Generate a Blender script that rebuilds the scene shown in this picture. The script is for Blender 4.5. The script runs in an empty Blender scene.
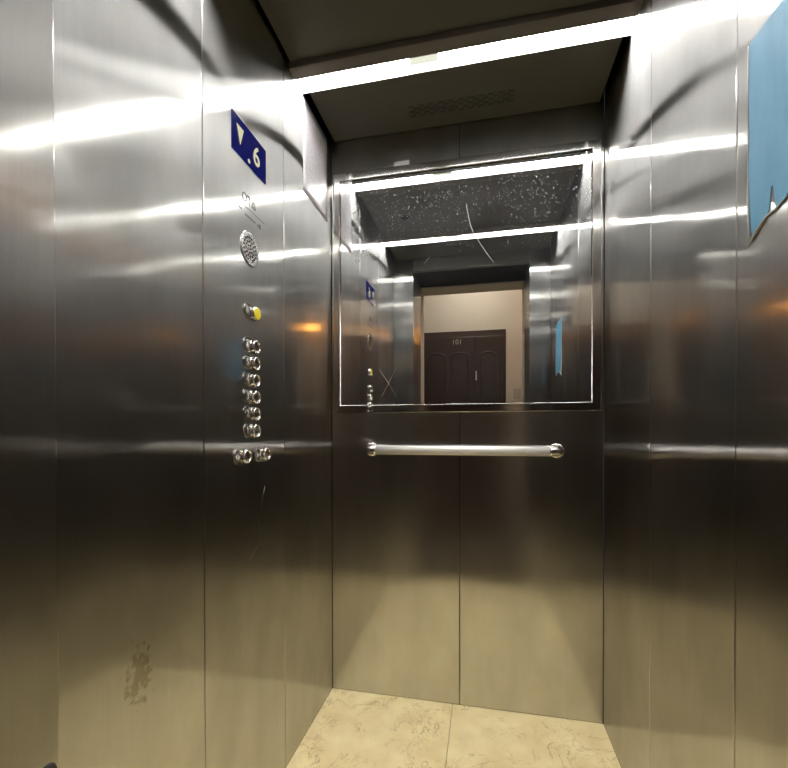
import bpy, bmesh, math, random
from mathutils import Vector, Matrix
random.seed(7)
S = bpy.context.scene
COL = S.collection
PI = math.pi
W, H, D = 1.10, 2.38, 1.335          # lift car: width, height, depth
XL, XR = 0.145, 0.962                # door opening
ZH = 2.295                           # top of the door opening
YW = -1.92                           # landing face of the shaft wall
YB = -2.90                           # landing wall opposite the lift

# ------------------------------------------------------------------ nodes
def new_mat(name):
    m = bpy.data.materials.new(name); m.use_nodes = True
    nt = m.node_tree; nt.nodes.clear()
    out = nt.nodes.new('ShaderNodeOutputMaterial')
    return m, nt, out
def N(nt, t, **kw):
    n = nt.nodes.new(t)
    for k, v in kw.items():
        if k.startswith('i_'):
            key = k[2:].replace('_', ' ')
            n.inputs[key].default_value = v
        else: setattr(n, k, v)
    return n
def L(nt, a, b): nt.links.new(a, b)
def simple(name, col, rough=0.5, metal=0.0, spec=0.5, emit=None, es=0.0, coat=0.0, noise=0.0, nscale=40.0):
    m, nt, out = new_mat(name)
    p = N(nt, 'ShaderNodeBsdfPrincipled')
    p.inputs['Base Color'].default_value = (*col, 1)
    p.inputs['Roughness'].default_value = rough
    p.inputs['Metallic'].default_value = metal
    p.inputs['Specular IOR Level'].default_value = spec
    p.inputs['Coat Weight'].default_value = coat
    if noise:
        tc = N(nt, 'ShaderNodeTexCoord'); nz = N(nt, 'ShaderNodeTexNoise')
        nz.inputs['Scale'].default_value = nscale; nz.inputs['Detail'].default_value = 5
        L(nt, tc.outputs['Object'], nz.inputs['Vector'])
        mx = N(nt, 'ShaderNodeMix', data_type='RGBA', blend_type='MULTIPLY')
        mx.inputs['Factor'].default_value = noise
        mx.inputs['A'].default_value = (*col, 1)
        L(nt, nz.outputs['Color'], mx.inputs['B'])
        hs = N(nt, 'ShaderNodeHueSaturation'); hs.inputs['Saturation'].default_value = 0
        L(nt, nz.outputs['Color'], hs.inputs['Color']); L(nt, hs.outputs['Color'], mx.inputs['B'])
        L(nt, mx.outputs['Result'], p.inputs['Base Color'])
    if emit:
        p.inputs['Emission Color'].default_value = (*emit, 1)
        p.inputs['Emission Strength'].default_value = es
    L(nt, p.outputs[0], out.inputs[0])
    return m

def emission(name, col, s):
    m, nt, out = new_mat(name)
    e = N(nt, 'ShaderNodeEmission'); e.inputs[0].default_value = (*col, 1); e.inputs[1].default_value = s
    L(nt, e.outputs[0], out.inputs[0]); return m

STEEL = dict(col=(0.52, 0.512, 0.50), rA=0.10, rB=0.288, aB=0.865, mixB=0.58)
def steel(name, col=None, rA=None, rB=None, aB=None, mixB=None, stain=None, bump=0.5):
    """Brushed stainless sheet: a fairly clear reflection plus a lobe spread sideways by the vertical grain."""
    col = col or STEEL['col']; rA = rA or STEEL['rA']; rB = rB or STEEL['rB']
    aB = STEEL['aB'] if aB is None else aB; mixB = STEEL['mixB'] if mixB is None else mixB
    m, nt, out = new_mat(name)
    tc = N(nt, 'ShaderNodeTexCoord'); geo = N(nt, 'ShaderNodeNewGeometry')
    # sideways direction of the sheet
    cr = N(nt, 'ShaderNodeVectorMath', operation='CROSS_PRODUCT')
    cr.inputs[1].default_value = (0, 0, 1); L(nt, geo.outputs['Normal'], cr.inputs[0])
    # grain: fine vertical streaks
    mp = N(nt, 'ShaderNodeMapping'); mp.inputs['Scale'].default_value = (260, 260, 2.5)
    L(nt, tc.outputs['Object'], mp.inputs[0])
    g = N(nt, 'ShaderNodeTexNoise'); g.inputs['Scale'].default_value = 1.0; g.inputs['Detail'].default_value = 3
    L(nt, mp.outputs[0], g.inputs['Vector'])
    # broad waviness of the sheet + a little hand wear
    lw = N(nt, 'ShaderNodeTexNoise'); lw.inputs['Scale'].default_value = 2.6; lw.inputs['Detail'].default_value = 1.0
    L(nt, tc.outputs['Object'], lw.inputs['Vector'])
    bmp = N(nt, 'ShaderNodeBump'); bmp.inputs['Strength'].default_value = bump
    bmp.inputs['Distance'].default_value = 0.006
    L(nt, lw.outputs['Fac'], bmp.inputs['Height'])
    # smears: patches that are a little duller
    sm = N(nt, 'ShaderNodeTexNoise'); sm.inputs['Scale'].default_value = 7; sm.inputs['Detail'].default_value = 6
    mp2 = N(nt, 'ShaderNodeMapping'); mp2.inputs['Scale'].default_value = (1, 1, 0.45)
    L(nt, tc.outputs['Object'], mp2.inputs[0]); L(nt, mp2.outputs[0], sm.inputs['Vector'])
    colr = N(nt, 'ShaderNodeMapRange'); colr.inputs['From Min'].default_value = 0.25; colr.inputs['From Max'].default_value = 0.75
    colr.inputs['To Min'].default_value = 0.97; colr.inputs['To Max'].default_value = 1.02
    L(nt, g.outputs['Fac'], colr.inputs['Value'])
    c1 = N(nt, 'ShaderNodeMix', data_type='RGBA', blend_type='MULTIPLY'); c1.inputs['Factor'].default_value = 1
    c1.inputs['A'].default_value = (*col, 1); L(nt, colr.outputs[0], c1.inputs['B'])
    dirt = N(nt, 'ShaderNodeMapRange'); dirt.inputs['From Min'].default_value = 0.30; dirt.inputs['From Max'].default_value = 0.70
    dirt.inputs['To Min'].default_value = 0.88; dirt.inputs['To Max'].default_value = 1.06
    L(nt, sm.outputs['Fac'], dirt.inputs['Value'])
    c0 = N(nt, 'ShaderNodeMix', data_type='RGBA', blend_type='MULTIPLY'); c0.inputs['Factor'].default_value = 1
    L(nt, c1.outputs['Result'], c0.inputs['A']); L(nt, dirt.outputs[0], c0.inputs['B'])
    csrc = c0.outputs['Result']
    if stain:
        for (cx, cy, cz, rx, ry, rz, thr) in stain:
            sub = N(nt, 'ShaderNodeVectorMath', operation='SUBTRACT'); sub.inputs[1].default_value = (cx, cy, cz)
            L(nt, tc.outputs['Object'], sub.inputs[0])
            dv = N(nt, 'ShaderNodeVectorMath', operation='DIVIDE'); dv.inputs[1].default_value = (rx, ry, rz)
            L(nt, sub.outputs[0], dv.inputs[0])
            ln = N(nt, 'ShaderNodeVectorMath', operation='LENGTH'); L(nt, dv.outputs[0], ln.inputs[0])
            nz = N(nt, 'ShaderNodeTexNoise'); nz.inputs['Scale'].default_value = 60; nz.inputs['Detail'].default_value = 6
            L(nt, tc.outputs['Object'], nz.inputs['Vector'])
            ad = N(nt, 'ShaderNodeMath', operation='SUBTRACT'); L(nt, nz.outputs['Fac'], ad.inputs[0])
            ml = N(nt, 'ShaderNodeMath', operation='MULTIPLY'); ml.inputs[1].default_value = 0.34
            L(nt, ln.outputs['Value'], ml.inputs[0]); L(nt, ml.outputs[0], ad.inputs[1])
            rg = N(nt, 'ShaderNodeMapRange'); rg.inputs['From Min'].default_value = thr; rg.inputs['From Max'].default_value = thr+0.12
            L(nt, ad.outputs[0], rg.inputs['Value'])
            c2 = N(nt, 'ShaderNodeMix', data_type='RGBA', blend_type='MULTIPLY')
            c2.inputs['B'].default_value = (0.70, 0.66, 0.60, 1)
            L(nt, rg.outputs[0], c2.inputs['Factor']); L(nt, csrc, c2.inputs['A']); csrc = c2.outputs['Result']
    gA = N(nt, 'ShaderNodeBsdfAnisotropic'); gA.inputs['Roughness'].default_value = rA
    gB = N(nt, 'ShaderNodeBsdfAnisotropic'); gB.inputs['Roughness'].default_value = rB
    gB.distribution = 'BECKMANN'
    gA.inputs['Anisotropy'].default_value = 0.30
    gB.inputs['Anisotropy'].default_value = aB
    for q in (gA, gB):
        q.inputs['Rotation'].default_value = ROT
        tint = N(nt, 'ShaderNodeVectorMath', operation='SCALE'); tint.inputs['Scale'].default_value = 1.42 if q is gA else (0.98 if 'rear' in name else 0.70)
        L(nt, csrc, tint.inputs[0]); L(nt, tint.outputs[0], q.inputs['Color']); L(nt, bmp.outputs[0], q.inputs['Normal']); L(nt, cr.outputs[0], q.inputs['Tangent'])
    mr = N(nt, 'ShaderNodeMapRange'); mr.inputs['From Min'].default_value = 0.3; mr.inputs['From Max'].default_value = 0.7
    mr.inputs['To Min'].default_value = max(0, mixB-0.02); mr.inputs['To Max'].default_value = min(1, mixB+0.02)
    L(nt, sm.outputs['Fac'], mr.inputs['Value'])
    gC = N(nt, 'ShaderNodeBsdfAnisotropic'); gC.inputs['Roughness'].default_value = 0.44; gC.distribution = 'BECKMANN'
    L(nt, csrc, gC.inputs['Color']); L(nt, bmp.outputs[0], gC.inputs['Normal'])
    mix0 = N(nt, 'ShaderNodeMixShader'); L(nt, mr.outputs[0], mix0.inputs[0])
    L(nt, gA.outputs[0], mix0.inputs[1]); L(nt, gB.outputs[0], mix0.inputs[2])
    mix = N(nt, 'ShaderNodeMixShader'); mix.inputs[0].default_value = 0.07
    L(nt, mix0.outputs[0], mix.inputs[1]); L(nt, gC.outputs[0], mix.inputs[2])
    L(nt, mix.outputs[0], out.inputs[0])
    return m
ROT = 0.25

M = {}
M['steel'] = steel('brushed steel', stain=[(0, -1.060, 0.665, 1, 0.04, 0.075, 0.24), (0, -0.60, 0.86, 1, 0.03, 0.09, 0.42)])
M['steel_back'] = steel('brushed steel rear', rA=0.13, rB=0.295, aB=0.78, mixB=0.52)
M['steel_right'] = steel('brushed steel right', rA=0.075, mixB=0.52)
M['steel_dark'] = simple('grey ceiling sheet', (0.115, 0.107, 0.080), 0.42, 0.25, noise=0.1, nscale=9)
M['lip'] = simple('dull metal lip', (0.17, 0.15, 0.125), 0.5, 0.3)
M['polish'] = simple('polished steel', (0.55, 0.54, 0.525), 0.10, 1.0)
M['chrome'] = simple('chrome', (0.75, 0.74, 0.72), 0.10, 1.0)
M['satin'] = simple('satin aluminium', (0.97, 0.95, 0.91), 0.46, 0.2)
M['void'] = simple('black void', (0.010, 0.010, 0.010), 0.9, 0, 0.1)
M['black'] = simple('black rubber', (0.012, 0.012, 0.012), 0.6)
M['engrave'] = simple('engraved fill', (0.035, 0.033, 0.03), 0.6)
M['white_mark'] = simple('white engraving', (0.75, 0.74, 0.70), 0.5)
M['plate'] = simple('nickel plate', (0.40, 0.39, 0.37), 0.25, 1.0)
M['recess'] = simple('dark recess', (0.16, 0.155, 0.145), 0.3, 0.9)
M['yellow'] = simple('yellow button cap', (0.72, 0.58, 0.01), 0.35, 0, emit=(0.9, 0.72, 0.02), es=0.08)
M['blue_glass'] = simple('blue display glass', (0.006, 0.008, 0.075), 0.10, 0, 0.8, emit=(0.02, 0.03, 0.45), es=0.05, coat=0.4)
M['digit'] = emission('display segments', (0.93, 0.88, 0.55), 0.33)
M['diffuser'] = emission('lamp diffuser', (1.0, 0.985, 0.955), 23.0)
M['diffuser_dim'] = emission('lamp diffuser between the tubes', (0.95, 0.95, 0.76), 0.42)
M['trough'] = simple('white lamp trough', (0.8, 0.8, 0.78), 0.5)
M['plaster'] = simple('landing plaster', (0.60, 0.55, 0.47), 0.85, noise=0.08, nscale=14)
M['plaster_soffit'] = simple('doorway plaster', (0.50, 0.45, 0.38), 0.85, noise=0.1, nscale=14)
M['brown'] = simple('dark brown door steel', (0.036, 0.017, 0.012), 0.35, 0.0, 0.5, noise=0.2, nscale=30)
M['brass'] = simple('pale metal', (0.6, 0.58, 0.52), 0.3, 1.0)
M['switch'] = simple('switch plastic', (0.42, 0.40, 0.37), 0.4)
M['warm'] = emission('warm lamp glass', (1.0, 0.40, 0.07), 8.0)
M['neutral_lamp'] = emission('added landing lamp glass', (1.0, 0.93, 0.84), 20.0)  # glow of the unseen lamp added to brighten the landing
M['landing_floor'] = simple('landing floor tile', (0.10, 0.09, 0.075), 0.4, noise=0.2, nscale=8)
M['glue'] = simple('dry pale glue', (0.62, 0.62, 0.58), 0.6, noise=0.3, nscale=80)
M['sticker'] = simple('silver sticker', (0.62, 0.61, 0.60), 0.35, 0.3, noise=0.25, nscale=120)

def marble():
    m, nt, out = new_mat('cream marble tile')
    tc = N(nt, 'ShaderNodeTexCoord')
    base = N(nt, 'ShaderNodeTexNoise'); base.inputs['Scale'].default_value = 9; base.inputs['Detail'].default_value = 7
    L(nt, tc.outputs['Object'], base.inputs['Vector'])
    r = N(nt, 'ShaderNodeValToRGB')
    r.color_ramp.elements[0].position = 0.32; r.color_ramp.elements[0].color = (0.84, 0.67, 0.34, 1)
    r.color_ramp.elements[1].position = 0.66; r.color_ramp.elements[1].color = (0.97, 0.83, 0.47, 1)
    L(nt, base.outputs['Fac'], r.inputs[0])
    src = r.outputs[0]
    for sc, seed, w, amt in ((4.5, 0.0, 0.012, 0.75), (10.0, 3.7, 0.014, 0.55)):
        mp = N(nt, 'ShaderNodeMapping'); mp.inputs['Location'].default_value = (seed, seed*2, 0)
        L(nt, tc.outputs['Object'], mp.inputs[0])
        v = N(nt, 'ShaderNodeTexNoise'); v.inputs['Scale'].default_value = sc; v.inputs['Detail'].default_value = 6
        v.inputs['Roughness'].default_value = 0.62; v.inputs['Distortion'].default_value = 1.1
        L(nt, mp.outputs[0], v.inputs['Vector'])
        a = N(nt, 'ShaderNodeMath', operation='SUBTRACT'); a.inputs[1].default_value = 0.5; L(nt, v.outputs['Fac'], a.inputs[0])
        b = N(nt, 'ShaderNodeMath', operation='ABSOLUTE'); L(nt, a.outputs[0], b.inputs[0])
        c = N(nt, 'ShaderNodeMapRange'); c.inputs['From Min'].default_value = 0; c.inputs['From Max'].default_value = w
        c.inputs['To Min'].default_value = amt; c.inputs['To Max'].default_value = 0; L(nt, b.outputs[0], c.inputs['Value'])
        # veins break off
        k = N(nt, 'ShaderNodeTexNoise'); k.inputs['Scale'].default_value = 6; L(nt, mp.outputs[0], k.inputs['Vector'])
        kk = N(nt, 'ShaderNodeMapRange'); kk.inputs['From Min'].default_value = 0.46; kk.inputs['From Max'].default_value = 0.58
        L(nt, k.outputs['Fac'], kk.inputs['Value'])
        mm = N(nt, 'ShaderNodeMath', operation='MULTIPLY'); L(nt, c.outputs[0], mm.inputs[0]); L(nt, kk.outputs[0], mm.inputs[1])
        x = N(nt, 'ShaderNodeMix', data_type='RGBA'); x.inputs['B'].default_value = (0.45, 0.31, 0.13, 1)
        L(nt, mm.outputs[0], x.inputs['Factor']); L(nt, src, x.inputs['A']); src = x.outputs['Result']
    p = N(nt, 'ShaderNodeBsdfPrincipled'); p.inputs['Roughness'].default_value = 0.42
    p.inputs['Specular IOR Level'].default_value = 0.35
    L(nt, src, p.inputs['Base Color']); L(nt, p.outputs[0], out.inputs[0]); return m
M['marble'] = marble()
M['grout'] = simple('tile joint', (0.42, 0.34, 0.19), 0.8)

def mirror_glass():
    m, nt, out = new_mat('dusty mirror glass')
    tc = N(nt, 'ShaderNodeTexCoord')
    g = N(nt, 'ShaderNodeBsdfAnisotropic'); g.inputs['Roughness'].default_value = 0.0
    g.inputs['Color'].default_value = (0.78, 0.795, 0.79, 1)
    d = N(nt, 'ShaderNodeBsdfDiffuse'); d.inputs[0].default_value = (0.78, 0.80, 0.86, 1)
    # dust specks, thicker towards the top
    sep = N(nt, 'ShaderNodeSeparateXYZ'); L(nt, tc.outputs['Object'], sep.inputs[0])
    fac = None
    for sc, r0, seed in ((95, 0.16, 0), (55, 0.13, 4), (170, 0.22, 9)):
        mp = N(nt, 'ShaderNodeMapping'); mp.inputs['Location'].default_value = (seed, 0, seed)
        mp.inputs['Scale'].default_value = (1.0, 1.0, 0.75)
        L(nt, tc.outputs['Object'], mp.inputs[0])
        v = N(nt, 'ShaderNodeTexVoronoi'); v.inputs['Scale'].default_value = sc; L(nt, mp.outputs[0], v.inputs['Vector'])
        w = N(nt, 'ShaderNodeSeparateColor'); L(nt, v.outputs['Color'], w.inputs[0])
        rr = N(nt, 'ShaderNodeMapRange'); rr.inputs['From Min'].default_value = 0.36; rr.inputs['From Max'].default_value = 1.0
        rr.inputs['To Min'].default_value = 0.0; rr.inputs['To Max'].default_value = r0*1.35
        L(nt, w.outputs[0], rr.inputs['Value'])
        lt = N(nt, 'ShaderNodeMath', operation='LESS_THAN'); L(nt, v.outputs['Distance'], lt.inputs[0]); L(nt, rr.outputs[0], lt.inputs[1])
        if fac is None: fac = lt.outputs[0]
        else:
            ad = N(nt, 'ShaderNodeMath', operation='MAXIMUM'); L(nt, fac, ad.inputs[0]); L(nt, lt.outputs[0], ad.inputs[1]); fac = ad.outputs[0]
    cl = N(nt, 'ShaderNodeTexNoise'); cl.inputs['Scale'].default_value = 5; cl.inputs['Detail'].default_value = 4
    L(nt, tc.outputs['Object'], cl.inputs['Vector'])
    hz = N(nt, 'ShaderNodeMapRange'); hz.inputs['From Min'].default_value = 1.72; hz.inputs['From Max'].default_value = 2.02
    L(nt, sep.outputs['Z'], hz.inputs['Value'])
    c2 = N(nt, 'ShaderNodeMapRange'); c2.inputs['From Min'].default_value = 0.30; c2.inputs['From Max'].default_value = 0.52
    L(nt, cl.outputs['Fac'], c2.inputs['Value'])
    a = N(nt, 'ShaderNodeMath', operation='MULTIPLY'); L(nt, hz.outputs[0], a.inputs[0]); L(nt, c2.outputs[0], a.inputs[1])
    s = N(nt, 'ShaderNodeMath', operation='MULTIPLY'); L(nt, a.outputs[0], s.inputs[0]); L(nt, fac, s.inputs[1])
    s2 = N(nt, 'ShaderNodeMath', operation='MULTIPLY'); s2.inputs[1].default_value = 0.55; L(nt, s.outputs[0], s2.inputs[0])
    fz = N(nt, 'ShaderNodeMath', operation='MULTIPLY'); fz.inputs[1].default_value = 0.045; L(nt, a.outputs[0], fz.inputs[0])
    tot = N(nt, 'ShaderNodeMath', operation='ADD'); L(nt, s2.outputs[0], tot.inputs[0]); L(nt, fz.outputs[0], tot.inputs[1])
    t2 = N(nt, 'ShaderNodeMath', operation='ADD'); t2.inputs[1].default_value = 0.010; L(nt, tot.outputs[0], t2.inputs[0])
    mix = N(nt, 'ShaderNodeMixShader'); L(nt, t2.outputs[0], mix.inputs[0]); L(nt, g.outputs[0], mix.inputs[1]); L(nt, d.outputs[0], mix.inputs[2])
    L(nt, mix.outputs[0], out.inputs[0]); return m
M['mirror'] = mirror_glass()

def film():
    m, nt, out = new_mat('blue protective film')
    tc = N(nt, 'ShaderNodeTexCoord')
    n = N(nt, 'ShaderNodeTexNoise'); n.inputs['Scale'].default_value = 18; n.inputs['Detail'].default_value = 8
    mp = N(nt, 'ShaderNodeMapping'); mp.inputs['Scale'].default_value = (1, 1.6, 0.5); L(nt, tc.outputs['Object'], mp.inputs[0])
    L(nt, mp.outputs[0], n.inputs['Vector'])
    r = N(nt, 'ShaderNodeValToRGB')
    r.color_ramp.elements[0].position = 0.30; r.color_ramp.elements[0].color = (0.115, 0.34, 0.53, 1)
    r.color_ramp.elements[1].position = 0.62; r.color_ramp.elements[1].color = (0.15, 0.40, 0.60, 1)
    L(nt, n.outputs['Fac'], r.inputs[0])
    p = N(nt, 'ShaderNodeBsdfPrincipled'); p.inputs['Roughness'].default_value = 0.5
    L(nt, r.outputs[0], p.inputs['Base Color'])
    L(nt, p.outputs[0], out.inputs[0]); return m
M['film'] = film()

def notice_mat():
    m, nt, out = new_mat('laminated notice paper')
    tc = N(nt, 'ShaderNodeTexCoord'); sep = N(nt, 'ShaderNodeSeparateXYZ'); L(nt, tc.outputs['Object'], sep.inputs[0])
    # faint print: rows of small broken grey strokes, too small to read
    wv = N(nt, 'ShaderNodeMath', operation='MULTIPLY'); wv.inputs[1].default_value = 2*PI/0.020; L(nt, sep.outputs['Z'], wv.inputs[0])
    sn = N(nt, 'ShaderNodeMath', operation='SINE'); L(nt, wv.outputs[0], sn.inputs[0])
    g1 = N(nt, 'ShaderNodeMath', operation='GREATER_THAN'); g1.inputs[1].default_value = 0.15; L(nt, sn.outputs[0], g1.inputs[0])
    mp = N(nt, 'ShaderNodeMapping'); mp.inputs['Scale'].default_value = (1, 110, 50); L(nt, tc.outputs['Object'], mp.inputs[0])
    nz = N(nt, 'ShaderNodeTexNoise'); nz.inputs['Scale'].default_value = 1; nz.inputs['Detail'].default_value = 1; L(nt, mp.outputs[0], nz.inputs['Vector'])
    g2 = N(nt, 'ShaderNodeMath', operation='GREATER_THAN'); g2.inputs[1].default_value = 0.5; L(nt, nz.outputs['Fac'], g2.inputs[0])
    mm = N(nt, 'ShaderNodeMath', operation='MULTIPLY'); L(nt, g1.outputs[0], mm.inputs[0]); L(nt, g2.outputs[0], mm.inputs[1])
    m3 = N(nt, 'ShaderNodeMath', operation='MULTIPLY'); m3.inputs[1].default_value = 0.55; L(nt, mm.outputs[0], m3.inputs[0])
    x = N(nt, 'ShaderNodeMix', data_type='RGBA'); x.inputs['A'].default_value = (0.52, 0.49, 0.51, 1); x.inputs['B'].default_value = (0.34, 0.31, 0.35, 1)
    L(nt, m3.outputs[0], x.inputs['Factor'])
    p = N(nt, 'ShaderNodeBsdfPrincipled'); p.inputs['Roughness'].default_value = 0.32; p.inputs['Coat Weight'].default_value = 0.5
    p.inputs['Coat Roughness'].default_value = 0.15
    L(nt, x.outputs['Result'], p.inputs['Base Color']); L(nt, p.outputs[0], out.inputs[0]); return m
M['notice'] = notice_mat()

# ------------------------------------------------------------------ mesh helpers
def box(bm, lo, hi, mat_index=0):
    lo = Vector(lo); hi = Vector(hi)
    r = bmesh.ops.create_cube(bm, size=1.0)
    for v in r['verts']:
        v.co = Vector((lo[i] + (v.co[i]+0.5)*(hi[i]-lo[i]) for i in range(3)))
    for f in {f for v in r['verts'] for f in v.link_faces}: f.material_index = mat_index
    return r['verts']
def bevel(bm, w, seg=2):
    bmesh.ops.bevel(bm, geom=list(bm.edges), offset=w, segments=seg, profile=0.5, affect='EDGES', clamp_overlap=True)
def tube(bm, pts, r, seg=20, cap=True):
    pts = [Vector(p) for p in pts]; rings = []
    prev = None
    for i, p in enumerate(pts):
        t = (pts[min(i+1, len(pts)-1)] - pts[max(i-1, 0)]).normalized()
        if prev is None:
            up = Vector((0, 0, 1)) if abs(t.z) < 0.9 else Vector((1, 0, 0))
            a = t.cross(up).normalized()
        else:
            a = (prev - t*prev.dot(t)).normalized()
        prev = a; b = t.cross(a).normalized()
        rr = r[i] if isinstance(r, (list, tuple)) else r
        rings.append([bm.verts.new(p + (a*math.cos(2*PI*k/seg) + b*math.sin(2*PI*k/seg))*rr) for k in range(seg)])
    for i in range(len(rings)-1):
        for k in range(seg):
            f = bm.faces.new((rings[i][k], rings[i][(k+1) % seg], rings[i+1][(k+1) % seg], rings[i+1][k])); f.smooth = True
    if cap:
        bm.faces.new(list(reversed(rings[0]))); bm.faces.new(rings[-1])
def lathe(bm, prof, seg=36, c=(0, 0, 0)):
    """profile of (radius, height) turned about local z"""
    rings = []
    for r, z in prof:
        if r < 1e-6: rings.append([bm.verts.new((c[0], c[1], c[2]+z))])
        else: rings.append([bm.verts.new((c[0]+r*math.cos(2*PI*k/seg), c[1]+r*math.sin(2*PI*k/seg), c[2]+z)) for k in range(seg)])
    for a, b in zip(rings[:-1], rings[1:]):
        for k in range(seg):
            k2 = (k+1) % seg
            q = ([a[0]] if len(a) == 1 else [a[k], a[k2]]) + ([b[0]] if len(b) == 1 else [b[k2], b[k]])
            if len(q) >= 3:
                f = bm.faces.new(q); f.smooth = True
def prism(bm, outline, z0, z1):
    a = [bm.verts.new((x, y, z0)) for x, y in outline]; b = [bm.verts.new((x, y, z1)) for x, y in outline]
    n = len(a)
    bm.faces.new(list(reversed(a))); bm.faces.new(b)
    for i in range(n): bm.faces.new((a[i], a[(i+1) % n], b[(i+1) % n], b[i]))
def stadium(cx, cy, hw, r, seg=12):
    pts = []
    for k in range(seg+1):
        a = -PI/2 + PI*k/seg; pts.append((cx+hw+r*math.cos(a), cy+r*math.sin(a)))
    for k in range(seg+1):
        a = PI/2 + PI*k/seg; pts.append((cx-hw+r*math.cos(a), cy+r*math.sin(a)))
    return pts
def obj(name, bm, mat, parent=None, xf=None, smooth=False):
    bmesh.ops.recalc_face_normals(bm, faces=list(bm.faces))
    me = bpy.data.meshes.new(name)
    if xf is not None: bm.transform(xf)
    bm.to_mesh(me); bm.free()
    for x in (mat if isinstance(mat, (list, tuple)) else [mat]): me.materials.append(x)
    o = bpy.data.objects.new(name, me); COL.objects.link(o)
    if smooth:
        for p in me.polygons: p.use_smooth = True
    if parent is not None:
        o.parent = parent
        o.matrix_parent_inverse = Matrix.Translation(-parent_loc(parent))
    return o
def parent_loc(p):
    l = Vector(p.location)
    q = p.parent
    # parents only carry translations and sub-parents sit at the origin of their thing
    while q is not None:
        if p.matrix_parent_inverse == Matrix.Identity(4): l = l + Vector(q.location)
        q = q.parent
    return l
def thing(name, label, cat, loc=(0, 0, 0), group=None):
    o = bpy.data.objects.new(name, None); COL.objects.link(o); o.location = loc
    o.empty_display_size = 0.05
    o['label'] = label; o['category'] = cat
    if group: o['group'] = group
    return o
def tag(o, label, cat, group=None):
    o['label'] = label; o['category'] = cat
    if group: o['group'] = group
    return o
def struct(o, label=None):
    o['kind'] = 'structure'
    if label: o['label'] = label
    return o
def BM(): return bmesh.new()
def text_bm(s, size, depth=0.0006, xf=None, bold=0.0):
    cu = bpy.data.curves.new('t', 'FONT'); cu.body = s; cu.size = size; cu.extrude = depth; cu.offset = bold
    cu.align_x = 'CENTER'; cu.align_y = 'CENTER'; cu.resolution_u = 4
    o = bpy.data.objects.new('t', cu); COL.objects.link(o)
    bpy.context.view_layer.update()
    dg = bpy.context.evaluated_depsgraph_get()
    me = bpy.data.meshes.new_from_object(o.evaluated_get(dg))
    bm = bmesh.new(); bm.from_mesh(me)
    bpy.data.objects.remove(o); bpy.data.curves.remove(cu); bpy.data.meshes.remove(me)
    if xf is not None: bm.transform(xf)
    return bm
def T(x, y, z): return Matrix.Translation((x, y, z))
# local (right, up, out) frames lying on the car walls
def on_left(y, z, out=0.0):      # left wall, faces +X
    return Matrix(((0, 0, 1, out), (1, 0, 0, y), (0, 1, 0, z), (0, 0, 0, 1)))
def on_back(x, z, y=0.0):        # rear wall, faces -Y
    return Matrix(((1, 0, 0, x), (0, 0, -1, y), (0, 1, 0, z), (0, 0, 0, 1)))
def on_landing(x, z, y):         # landing wall, faces +Y
    return Matrix(((-1, 0, 0, x), (0, 0, 1, y), (0, 1, 0, z), (0, 0, 0, 1)))

# ------------------------------------------------------------------ lift car shell
GAP = 0.0012
def wall(name, lo, hi):
    b = BM(); box(b, lo, hi); return struct(obj(name, b, M['void']))
def panel(lo, hi, mat, parent, name='steel_panel', bw=0.0022):
    b = BM(); box(b, lo, hi); bevel(b, bw, 3)
    return obj(name, b, mat, parent)
ZT = 2.62                            # shell goes up past the hung ceiling
wl = wall('wall_left', (-0.05, -D, -0.02), (-0.014, 0.05, ZT))
for y0, y1 in ((-D, -0.864), (-0.449, 0.0)):
    panel((-0.014, y0+GAP, 0.0), (0, y1-GAP, ZT-0.02), M['steel'], wl)
wr = wall('wall_right', (W+0.014, -D, -0.02), (W+0.05, 0.05, ZT))
for y0, y1 in ((-D, -0.864), (-0.864, -0.460), (-0.460, 0.0)):
    panel((W, y0+GAP, 0.0), (W+0.014, y1-GAP, ZT-0.02), M['steel_right'], wr)
wb = wall('wall_back', (0.0, 0.014, -0.02), (W, 0.05, ZT))
for x0, x1 in ((0.0, 0.5525), (0.5525, W)):
    panel((x0+GAP, 0.0, 0.0), (x1-GAP, 0.014, ZT-0.02), M['steel_back'], wb)
# front: two return columns beside the door opening and a transom
wf = struct(bpy.data.objects.new('wall_front', None)); COL.objects.link(wf); wf.location = (0.55, -D-0.05, 0)
panel((0.0, -1.45, 0.0), (XL, -D, ZT-0.02), M['steel'], wf, 'return_column', 0.003)
panel((XR, -1.45, 0.0), (W, -D, ZT-0.02), M['steel'], wf, 'return_column', 0.003)
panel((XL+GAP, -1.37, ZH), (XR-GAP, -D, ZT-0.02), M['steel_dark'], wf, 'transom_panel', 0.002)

# floor of two marble slabs with a thin joint
b = BM(); box(b, (0.0, -1.45, -0.03), (W, 0.0, -0.006)); fl = struct(obj('floor', b, M['grout']))
for x0, x1 in ((0.0, 0.5225), (0.5245, W)):
    b = BM(); box(b, (x0, -1.45, -0.006), (x1, 0.0, 0.0)); bevel(b, 0.0006, 1); obj('marble_slab', b, M['marble'], fl)

# hung ceiling: centre panel between two light slots, a panel each side, dark gap at the walls
G = 0.018
b = BM(); box(b, (0.0, -D, 2.50), (W, 0.0, 2.53)); ce = struct(obj('ceiling', b, M['void']))
def slot_y(sign):   # y of (wall-side edge, light edge, lip edge) for the slot near the rear (0) or the front (1)
    return (-0.298, -0.363, -0.412) if sign == 0 else (-D+0.298, -D+0.363, -D+0.412)
def rounded_panel(lo, hi, name, mat, parent):
    b = BM(); box(b, lo, hi); bevel(b, 0.0015, 2); return obj(name, b, mat, parent)
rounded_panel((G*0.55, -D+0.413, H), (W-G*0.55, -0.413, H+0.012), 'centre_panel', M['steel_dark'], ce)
rounded_panel((G, -D+0.004, H), (W-G, -D+0.2965, H+0.012), 'front_panel', M['steel_dark'], ce)
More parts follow.
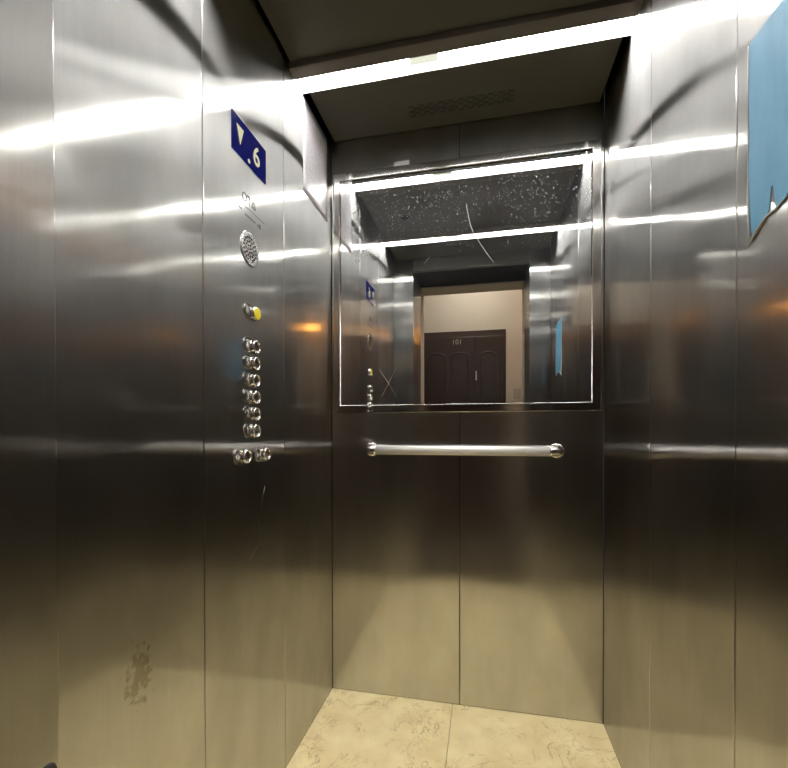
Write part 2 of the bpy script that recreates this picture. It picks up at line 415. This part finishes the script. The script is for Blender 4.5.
# rear panel with a punched air vent
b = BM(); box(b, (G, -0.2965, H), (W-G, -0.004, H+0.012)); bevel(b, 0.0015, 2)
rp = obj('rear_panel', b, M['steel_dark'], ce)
cut = BM()
slots = []
for r in range(5):
    n = 11 if r % 2 == 0 else 10
    for i in range(n):
        cx = 0.375 + (i + (0 if r % 2 == 0 else 0.5))*0.0375
        cy = -0.132 + r*0.0125
        slots.append((cx, cy))
        prism(cut, stadium(cx, cy, 0.0095, 0.0030, 5), H-0.01, H+0.03)
bmesh.ops.recalc_face_normals(cut, faces=list(cut.faces))
cm = bpy.data.meshes.new('cut'); cut.to_mesh(cm); cut.free()
co = bpy.data.objects.new('cut', cm); COL.objects.link(co)
md = rp.modifiers.new('b', 'BOOLEAN'); md.object = co; md.operation = 'DIFFERENCE'; md.solver = 'EXACT'
bpy.context.view_layer.update()
dg = bpy.context.evaluated_depsgraph_get()
nm = bpy.data.meshes.new_from_object(rp.evaluated_get(dg))
rp.modifiers.clear(); rp.data = nm; nm.name = 'rear_panel'
bpy.data.objects.remove(co)
b = BM(); box(b, (0.345, -0.150, H+0.0125), (0.780, -0.066, H+0.06)); bevel(b, 0.003, 1)
tag(obj('air_vent', b, M['void']), 'row of small dark punched air vent slots in the rear ceiling panel', 'air vent')

HL = H-0.016
# light slots
for k in (0, 1):
    w_, l_, p_ = slot_y(k)
    lo, hi = min(w_, p_), max(w_, p_)
    t = thing('ceiling_light',
              'long white strip light across the ceiling near the rear mirror' if k == 0 else
              'long white strip light across the ceiling by the doorway, seen only reflected in the mirror',
              'ceiling light', (W/2, (l_+w_)/2, HL), 'strip lights across the ceiling')
    # flat metal lip beside the opening
    b = BM(); box(b, (0.001, min(l_, p_)+0.001, HL-0.002), (W-0.001, max(l_, p_)-0.001, H+0.006)); bevel(b, 0.0012, 1)
    obj('metal_lip', b, M['lip'], t)
    # trough above it
    b = BM(); y0, y1 = min(l_, w_), max(l_, w_)
    zt = HL+0.037
    box(b, (0.001, y0-0.012, zt), (W-0.001, y1+0.012, zt+0.012))
    box(b, (0.001, y0+0.0002, HL-0.001), (W-0.001, y0+0.0016, zt))
    box(b, (0.001, y1-0.0016, HL-0.001), (W-0.001, y1-0.0002, zt))
    obj('lamp_trough', b, M['trough'], t)
    # glowing diffuser: two tubes end to end with a dimmer stretch between their ends
    for x0, x1, mt in ((0.004, 0.400, 'diffuser'), (0.402, 0.498, 'diffuser_dim'), (0.500, W-0.004, 'diffuser')):
        b = BM(); box(b, (x0, y0+0.002, zt-0.008), (x1, y1-0.002, zt-0.0005)); bevel(b, 0.001, 1)
        obj('diffuser' if mt == 'diffuser' else 'diffuser_joint', b, M[mt], t)

# small dark round fitting in the centre panel
t = thing('ceiling_fitting', 'small round black fitting in the centre of the ceiling, seen in the mirror', 'ceiling fitting', (0.20, -0.71, H))
b = BM(); lathe(b, [(0, -0.010), (0.018, -0.009), (0.028, -0.004), (0.031, 0.0)], 28); b.transform(T(0.20, -0.71, H)); obj('dome', b, M['black'], t)
b = BM(); lathe(b, [(0.031, -0.001), (0.036, -0.003), (0.038, 0.0)], 28); b.transform(T(0.20, -0.71, H)); obj('rim', b, M['lip'], t)

# ------------------------------------------------------------------ mirror on the rear wall
mx0, mx1, mz0, mz1 = 0.0108, 1.0875, 1.205, 2.236
t = thing('wall_mirror', 'large steel framed mirror with dust and scratches on the rear wall', 'mirror', (0.55, -0.001, 1.205))
b = BM()
prof = [(0.000, 0.0), (0.000, -0.010)] + [(0.0035*(1-math.cos(PI/2*k/4)), -0.010-0.0035*math.sin(PI/2*k/4)) for k in range(1, 5)]
prof += [(0.0305+0.0035*math.sin(PI/2*k/7), -0.0100-0.0035*math.cos(PI/2*k/7)) for k in range(0, 8)] + [(0.034, 0.0)]
corn = [(mx0, mz0, 1, 1), (mx1, mz0, -1, 1), (mx1, mz1, -1, -1), (mx0, mz1, 1, -1)]
ring = [[b.verts.new((cx+sx*u, y-0.0005, cz+sz*u)) for u, y in prof] for cx, cz, sx, sz in corn]
for i in range(4):
    for j in range(len(prof)):
        j2 = (j+1) % len(prof)
        b.faces.new((ring[i][j], ring[(i+1) % 4][j], ring[(i+1) % 4][j2], ring[i][j2])).smooth = j not in (5, 13)
obj('mirror_frame', b, M['polish'], t)
b = BM(); box(b, (mx0+0.030, -0.0055, mz0+0.030), (mx1-0.030, -0.0008, mz1-0.030)); obj('mirror_glass', b, M['mirror'], t)
def scratch(pts, r, name='scratch'):
    b = BM(); tube(b, [(x, -0.0056, z) for x, z in pts], r, 5); obj(name, b, M['white_mark'], t)
scratch([(0.580, 2.050), (0.588, 2.005), (0.597, 1.962), (0.611, 1.925), (0.632, 1.890), (0.662, 1.842), (0.690, 1.803)], [0.0006, 0.0010, 0.0012, 0.0018, 0.0010, 0.0014, 0.0006])
scratch([(0.407, 1.823), (0.420, 1.836), (0.432, 1.850)], [0.0005, 0.0009, 0.0004])
scratch([(0.217, 1.388), (0.255, 1.332), (0.291, 1.272)], [0.0004, 0.0008, 0.0004])
scratch([(0.291, 1.394), (0.258, 1.335), (0.226, 1.273)], [0.0004, 0.0008, 0.0004])

tag(obj('sticker', (lambda b: (box(b, (0.281, -0.0016, 2.2375), (0.345, -0.0004, 2.262)), bevel(b, 0.0003, 1), b)[2])(BM()), M['sticker']),
    'small silver sticker on the rear wall at the top edge of the mirror frame', 'sticker')

# ------------------------------------------------------------------ handrail
t = thing('handrail', 'satin steel handrail bar with polished elbow ends on the rear wall', 'handrail', (0.55, -0.055, 1.05))
hz, hy, hr = 1.050, -0.058, 0.0185
b = BM(); tube(b, [(0.215, hy, hz), (0.55, hy, hz), (0.893, hy, hz)], hr, 28); obj('rail_bar', b, M['satin'], t)
for sx, x0 in ((-1, 0.215), (1, 0.893)):
    R = 0.036
    pts = [(x0, hy, hz)]
    for k in range(1, 10):
        a = PI/2*k/9
        pts.append((x0+sx*R*math.sin(a), hy+R*(1-math.cos(a)), hz))
    pts.append((x0+sx*R, -0.003, hz))
    b = BM(); tube(b, pts, [hr+0.0012]*len(pts), 24); e = obj('elbow', b, M['chrome'], t)
    b = BM(); lathe(b, [(0, 0.0), (0.029, 0.0), (0.029, 0.003), (0.026, 0.006), (0.0195, 0.007)], 32); b.transform(on_back(x0+sx*R, hz, 0.0))
    obj('wall_flange', b, M['chrome'], t)

# ------------------------------------------------------------------ operating panel in the left wall
cp = thing('elevator_control_panel', 'tall steel control panel with blue floor display and buttons in the left wall', 'control panel', (0, -0.6565, 0))
b = BM(); box(b, (-0.014, -0.864+GAP, 0.0), (0, -0.449-GAP, ZT-0.02)); bevel(b, 0.0022, 3)
obj('faceplate', b, M['steel'], cp)
# floor display
dy0, dy1, dz0, dz1 = -0.748, -0.572, 1.878, 1.979
b = BM(); box(b, (-0.001, dy0, dz0), (0.0035, dy1, dz1)); bevel(b, 0.0008, 2)
disp = obj('floor_display', b, M['blue_glass'], cp); disp['label'] = 'glossy blue glass floor display'
b = BM(); prism(b, [(-0.017, 0.020), (0.017, 0.020), (0.0, -0.028)], 0, 0.0006); obj('arrow', b, M['digit'], disp, on_left(-0.711, 1.935, 0.0036))
obj('digit', text_bm('6', 0.078, 0.0003, None, 0.001), M['digit'], disp, on_left(-0.627, 1.925, 0.0040))
b = BM(); lathe(b, [(0.0058, 0), (0.0058, 0.0006), (0, 0.0006)], 16); obj('dot', b, M['digit'], disp, on_left(-0.667, 1.890, 0.0036))
# engraved maker's mark with a rule and tiny lines of text
nm_ = obj('engraved_sign', text_bm('OTIS', 0.034, 0.0003, None, 0.0006), M['engrave'], cp, on_left(-0.662, 1.780, 0.0004))
nm_['label'] = 'engraved letters over a thin rule'
b = BM(); box(b, (-0.062, -0.001, 0), (0.080, 0.001, 0.0005)); obj('rule', b, M['engrave'], nm_, on_left(-0.655, 1.757, 0.0))
b = BM()
for x in (-0.074, -0.066, -0.056, -0.048, -0.040): box(b, (x, -0.0025, 0), (x+0.006, 0.0025, 0.0005))
for x in (-0.018, -0.010, -0.002, 0.006, 0.014, 0.022, 0.030): box(b, (x, -0.009, 0), (x+0.006, -0.004, 0.0005))
box(b, (0.048, -0.012, 0), (0.052, -0.002, 0.0005)); box(b, (0.056, -0.012, 0), (0.066, 0.0, 0.0005))
sl = obj('small_print', b, M['engrave'], nm_, on_left(-0.665, 1.741, 0.0))
# round speaker grille
b = BM(); lathe(b, [(0.0, 0.0016), (0.036, 0.0016), (0.042, 0.003), (0.047, 0.0022), (0.049, 0.0)], 44)
sp = obj('speaker_grille', b, M['plate'], cp, on_left(-0.660, 1.646, 0.0)); sp['label'] = 'round speaker grille of small holes'
b = BM()
for rr, n in ((0.0, 1), (0.0105, 6), (0.021, 12), (0.0315, 18)):
    for k in range(n):
        a = 2*PI*k/max(n, 1) + rr*30
        lathe(b, [(0, 0.0020), (0.0032, 0.0020), (0.0032, 0.0010)], 10, (rr*math.cos(a), rr*math.sin(a), 0))
obj('grille_holes', b, M['void'], sp, on_left(-0.660, 1.646, 0.0))

def control_button(y, z, mark, name, cap_mat, label):
    b = BM(); st = stadium(0, 0, 0.019, 0.0215, 14); si = stadium(0, 0, 0.019, 0.0180, 14)
    n = len(st)
    o0 = [b.verts.new((u, v, 0.0)) for u, v in st]; o1 = [b.verts.new((u, v, 0.0035)) for u, v in stadium(0, 0, 0.019, 0.0208, 14)]
    i1 = [b.verts.new((u, v, 0.0035)) for u, v in si]; i0 = [b.verts.new((u, v, 0.0012)) for u, v in stadium(0, 0, 0.019, 0.0172, 14)]
    for A, Bq in ((o0, o1), (o1, i1), (i1, i0)):
        for i in range(n): b.faces.new((A[i], A[(i+1) % n], Bq[(i+1) % n], Bq[i]))
    b.faces.new(i0)
    x = obj(name, b, M['plate'], cp, on_left(y, z, 0.0))
    x['label'] = label
    # raised round push with a dished cap
    b = BM(); lathe(b, [(0.0195, 0.0), (0.0195, 0.0085), (0.0185, 0.0105), (0.0160, 0.0108), (0.0142, 0.0095), (0.0136, 0.0065)], 36, (0.0185, 0, 0.001))
    obj('button_ring', b, M['chrome'], x, on_left(y, z, 0.0))
    b = BM(); lathe(b, [(0.0172, 0.0105), (0.0160, 0.0122), (0.010, 0.0128), (0, 0.0130)] if cap_mat is M['yellow'] else [(0.0136, 0.0067), (0.010, 0.0052), (0.005, 0.0045), (0, 0.0044)], 30, (0.0185, 0, 0.001))
    obj('button_cap', b, cap_mat, x, on_left(y, z, 0.0))
    b = BM(); lathe(b, [(0, 0.0022), (0.0150, 0.0022), (0.0160, 0.0012)], 30, (-0.0195, 0, 0.0))
    lp = obj('label_disc', b, M['recess'], x, on_left(y, z, 0.0))
    if isinstance(mark, str):
        bm2 = text_bm(mark, 0.026, 0.0003, T(-0.0195, 0, 0.0026), 0.0004)
    else:
        bm2 = BM()
        for poly in mark: prism(bm2, [(u-0.0195, v) for u, v in poly], 0.0023, 0.0029)
    obj('mark', bm2, M['white_mark'], x, on_left(y, z, 0.0))
    return x
bell = [[(-0.008, -0.004), (0.008, -0.004), (0.0055, 0.000), (0.0045, 0.006), (0.002, 0.009), (-0.002, 0.009), (-0.0045, 0.006), (-0.0055, 0.000)],
        [(-0.0022, -0.0075), (0.0022, -0.0075), (0.0022, -0.005), (-0.0022, -0.005)]]
opn = [[(-0.002, -0.008), (-0.002, 0.008), (-0.0105, 0.0)], [(0.002, -0.008), (0.0105, 0.0), (0.002, 0.008)]]
cls = [[(-0.0105, -0.008), (-0.002, 0.0), (-0.0105, 0.008)], [(0.0105, -0.008), (0.0105, 0.008), (0.002, 0.0)]]
control_button(-0.657, 1.469, bell, 'alarm_button', M['yellow'], 'yellow capped alarm button')
for k in range(6):
    z = 1.373 - 0.0483*k
    control_button(-0.657, z, str(6-k), 'floor_button', M['plate'], 'floor button marked %d' % (6-k))
control_button(-0.708, 1.061, opn, 'door_button', M['plate'], 'door button with arrows pointing apart')
control_button(-0.598, 1.061, cls, 'door_button', M['plate'], 'door button with arrows pointing together')
# faint tool-mark scratches on the faceplate
for pts, r_ in (([(0.0003, -0.665, 0.768), (0.0003, -0.640, 0.782), (0.0003, -0.615, 0.795)], 0.0009),
                ([(0.0003, -0.612, 0.800), (0.0003, -0.613, 0.865)], 0.0005),
                ([(0.0003, -0.600, 0.90), (0.0003, -0.592, 0.935), (0.0003, -0.580, 0.965)], 0.0007)):
    b = BM(); tube(b, pts, r_, 5); obj('scratch', b, M['recess'], cp)

# notice sheet
b = BM()
ny, nz = 10, 12
Y0, Y1, Z0, Z1 = -0.293, -0.050, 2.015, 2.362
g = [[None]*(nz+1) for _ in range(ny+1)]
for i in range(ny+1):
    for j in range(nz+1):
        u, v = i/ny, j/nz
        x = 0.0007 + 0.0006*math.sin(u*5+1)*math.sin(v*4) + 0.002*max(0, 0.12-v)/0.12*(0.5+0.5*u)
        g[i][j] = b.verts.new((x, Y0+(Y1-Y0)*u, Z0+(Z1-Z0)*v))
for i in range(ny):
    for j in range(nz): b.faces.new((g[i][j], g[i+1][j], g[i+1][j+1], g[i][j+1]))
for v in bmesh.ops.extrude_face_region(b, geom=list(b.faces))['geom']:
    if isinstance(v, bmesh.types.BMVert): v.co.x = -0.0002
tag(obj('notice_sheet', b, M['notice'], smooth=True), 'pale laminated notice sheet high on the left wall beside the mirror', 'notice')

# blue protective film on the right wall
outl = [(-0.902, 1.800), (-0.901, 1.72), (-0.903, 1.64), (-0.901, 1.57), (-0.906, 1.515), (-0.909, 1.478), (-0.912, 1.463), (-0.920, 1.466), (-0.932, 1.470),
        (-0.941, 1.474), (-0.950, 1.482), (-0.956, 1.488), (-0.958, 1.505), (-0.961, 1.522), (-0.966, 1.521), (-0.968, 1.500), (-0.972, 1.484), (-0.985, 1.482), (-0.998, 1.492), (-1.010, 1.486), (-1.024, 1.478),
        (-1.040, 1.492), (-1.056, 1.480), (-1.075, 1.470), (-1.092, 1.484), (-1.108, 1.472), (-1.112, 1.60), (-1.110, 1.72), (-1.112, 1.790), (-1.04, 1.794), (-0.97, 1.797)]
fm = thing('protective_film', 'sheet of torn blue protective film stuck on the right wall', 'film', (W, -1.0, 1.463))
b = BM(); a0 = [b.verts.new((W-0.0012, y, z)) for y, z in outl]; a1 = [b.verts.new((W-0.0001, y, z)) for y, z in outl]
b.faces.new(a0); b.faces.new(list(reversed(a1)))
for i in range(len(outl)): b.faces.new((a0[i], a0[(i+1) % len(outl)], a1[(i+1) % len(outl)], a1[i]))
obj('film_sheet', b, M['film'], fm)
b = BM()
tube(b, [(W-0.0012, -0.899, 1.800), (W-0.0015, -0.8985, 1.70), (W-0.0012, -0.900, 1.60), (W-0.0015, -0.901, 1.53), (W-0.0025, -0.905, 1.49), (W-0.002, -0.908, 1.462)], [0.0008, 0.0010, 0.0009, 0.0022, 0.0020, 0.0012], 6)
tube(b, [(W-0.001, -0.903, 1.452), (W-0.002, -0.915, 1.461), (W-0.003, -0.926, 1.466), (W-0.0025, -0.937, 1.472), (W-0.002, -0.950, 1.479), (W-0.002, -0.975, 1.481), (W-0.002, -1.0, 1.487)], [0.0012, 0.0022, 0.0030, 0.0028, 0.0022, 0.0018, 0.0012], 6)
gl = obj('glue_edge', b, M['glue'], fm); gl['label'] = 'pale curled glue edge'

# small black rubber stop on the return column
tag(obj('rubber_stop', (lambda b: (tube(b, [(XL-0.001, -1.352, 0.728), (XL+0.004, -1.352, 0.728)], [0.013, 0.010], 20), b)[1])(BM()), M['black']),
    'small round black rubber stop on the steel column at lower left', 'rubber stop')

# ------------------------------------------------------------------ doorway and landing (seen in the mirror and reflections)
def jamb(x0, x1):
    b = BM(); box(b, (x0, -1.72, 0.0), (x1, -1.46, ZH+0.05)); bevel(b, 0.003, 2); return b
struct(obj('trim_1', jamb(XL-0.09, XL), M['steel'])); struct(obj('trim_2', jamb(XR, XR+0.09), M['steel']))
b = BM(); box(b, (XL, -1.70, ZH), (XR, -1.372, ZH+0.05)); struct(obj('trim_3', b, M['void']))
b = BM(); box(b, (XL-0.05, -1.92, -0.03), (XR+0.05, -1.45, -0.0005)); bevel(b, 0.002, 1); struct(obj('trim_4', b, M['plate']), 'metal door sill')
LX0, LX1, LZ = -1.3, 2.7, 2.95
b = BM()
box(b, (LX0, -1.92, -0.03), (XL-0.001, -1.722, LZ)); box(b, (XR+0.001, -1.92, -0.03), (LX1, -1.722, LZ)); box(b, (XL-0.001, -1.92, ZH), (XR+0.001, -1.722, LZ))
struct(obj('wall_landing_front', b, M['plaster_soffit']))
DX0, DX1, DZ = -0.04, 0.884, 2.20
b = BM(); box(b, (LX0, YB-0.1, -0.03), (DX0, YB, LZ)); box(b, (DX1, YB-0.1, -0.03), (LX1, YB, LZ)); box(b, (DX0, YB-0.1, DZ), (DX1, YB, LZ))
struct(obj('wall_landing_rear', b, M['plaster']))
b = BM(); box(b, (LX0-0.1, YB, -0.03), (LX0, -1.92, LZ)); struct(obj('wall_landing_left', b, M['plaster']))
b = BM(); box(b, (LX1, YB, -0.03), (LX1+0.1, -1.92, LZ)); struct(obj('wall_landing_right', b, M['plaster']))
b = BM(); box(b, (LX0, YB, -0.05), (LX1, -1.9205, -0.001)); struct(obj('floor_landing', b, M['landing_floor']))
b = BM(); box(b, (LX0, YB, LZ), (LX1, -1.722, LZ+0.08)); struct(obj('ceiling_landing', b, M['plaster']))

# dark brown entrance door with pressed panels
b = BM(); box(b, (DX0+0.002, YB-0.06, 0.002), (DX1-0.002, YB+0.012, DZ-0.002)); bevel(b, 0.003, 2)
dr = struct(obj('door_1', b, M['brown']), 'dark brown panelled entrance door')
def dleaf(x0, x1, ncol):
    b = BM(); box(b, (x0, YB+0.012, 0.02), (x1, YB+0.030, DZ-0.07)); bevel(b, 0.003, 2)
    o = obj('door_leaf', b, M['brown'], dr)
    cw = (x1-x0-0.06)/ncol
    for c_ in range(ncol):
        u0, u1 = x0+0.03+c_*cw+0.03, x0+0.03+(c_+1)*cw-0.03
        for z0, z1, arch in ((1.12, 1.96, True), (0.18, 1.02, False)):
            pts = [(u0, z0), (u1, z0), (u1, z1-0.06)]
            if arch:
                for k in range(1, 12):
                    a = PI*k/12; pts.append(((u0+u1)/2+(u1-u0)/2*math.cos(a), z1-0.06+0.06*math.sin(a)))
            pts.append((u0, z1-0.06))
            b = BM(); tube(b, [(x, YB+0.031, z) for x, z in pts+[pts[0]]], 0.009, 8, cap=False)
            obj('moulding', b, M['brown'], o)
    return o
dleaf(0.560, DX1-0.04, 1); dleaf(DX0+0.04, 0.553, 2)
b = BM(); box(b, (0.566, YB+0.030, 1.66), (0.580, YB+0.036, 1.76)); bevel(b, 0.002, 2); obj('lock_plate', b, M['brass'], dr)
obj('door_number', text_bm('101', 0.075, 0.002), M['brass'], dr, on_landing(0.370, 2.075, YB+0.034))
# light switch
t = thing('light_switch', 'pale square switch on the landing wall, reflected in the mirror', 'switch', (0.995, YB, 1.51))
b = BM(); box(b, (0.955, YB+0.0005, 1.455), (1.035, YB+0.008, 1.565)); bevel(b, 0.003, 2); obj('switch_plate', b, M['switch'], t)
b = BM(); box(b, (0.978, YB+0.007, 1.475), (1.012, YB+0.012, 1.545)); bevel(b, 0.002, 2); obj('rocker', b, M['switch'], t)

# landing lamps; the unseen ceiling one is added to light the landing wall
t = thing('wall_lamp', 'warm orange wall lamp outside on the landing, seen only as a reflected glow', 'wall lamp', (1.75, YB+0.01, 2.32))
b = BM(); box(b, (1.27, YB, 2.28), (2.23, YB+0.020, 2.36)); bevel(b, 0.003, 2); obj('lamp_base', b, M['plate'], t)
b = BM(); tube(b, [(1.25, YB+0.055, 2.32), (1.75, YB+0.055, 2.32), (2.25, YB+0.055, 2.32)], 0.035, 24); obj('lamp_glass', b, M['warm'], t)
t = thing('added_landing_lamp', 'unseen round ceiling lamp added to light the landing outside the lift doorway', 'ceiling lamp', (0.55, -2.35, LZ))
b = BM(); lathe(b, [(0, -0.06), (0.10, -0.055), (0.14, -0.03), (0.15, -0.002)], 32); b.transform(T(0.55, -2.35, LZ)); obj('lamp_glass', b, M['neutral_lamp'], t)

# ------------------------------------------------------------------ world, camera, colour
w = bpy.data.worlds.new('World'); S.world = w; w.use_nodes = True
w.node_tree.nodes['Background'].inputs[0].default_value = (0.5, 0.5, 0.5, 1)
w.node_tree.nodes['Background'].inputs[1].default_value = 0.02

cam = bpy.data.cameras.new('camera'); co = bpy.data.objects.new('camera', cam); COL.objects.link(co)
F, CX, CY = 422.3426, 393.5954, 432.6635
yaw, pitch, roll = 0.209416, -0.0073822, -0.0016895
right = Vector((math.cos(yaw), math.sin(yaw), 0)); fw = Vector((-math.sin(yaw), math.cos(yaw), 0)); up = Vector((0, 0, 1))
fw2 = fw*math.cos(pitch)+up*math.sin(pitch); up2 = up*math.cos(pitch)-fw*math.sin(pitch)
r3 = right*math.cos(roll)+up2*math.sin(roll); u3 = up2*math.cos(roll)-right*math.sin(roll)
m4 = Matrix((( r3.x, u3.x, -fw2.x, 0.6482), (r3.y, u3.y, -fw2.y, -1.7503), (r3.z, u3.z, -fw2.z, 1.1344), (0, 0, 0, 1)))
co.matrix_world = m4
cam.sensor_fit = 'HORIZONTAL'; cam.sensor_width = 36.0; cam.lens = F*36.0/788.0
cam.shift_x = (394-CX)/788.0; cam.shift_y = (CY-384)/788.0
cam.clip_start = 0.01
S.camera = co

S.view_settings.view_transform = 'Standard'; S.view_settings.look = 'None'
S.view_settings.exposure = 1.1; S.view_settings.gamma = 1.0; S.view_settings.use_curve_mapping = False
c = S.cycles
c.max_bounces = 16; c.glossy_bounces = 16; c.diffuse_bounces = 4; c.transmission_bounces = 2
c.caustics_reflective = True; c.blur_glossy = 0.3; c.sample_clamp_indirect = 12.0
c.use_denoising = True
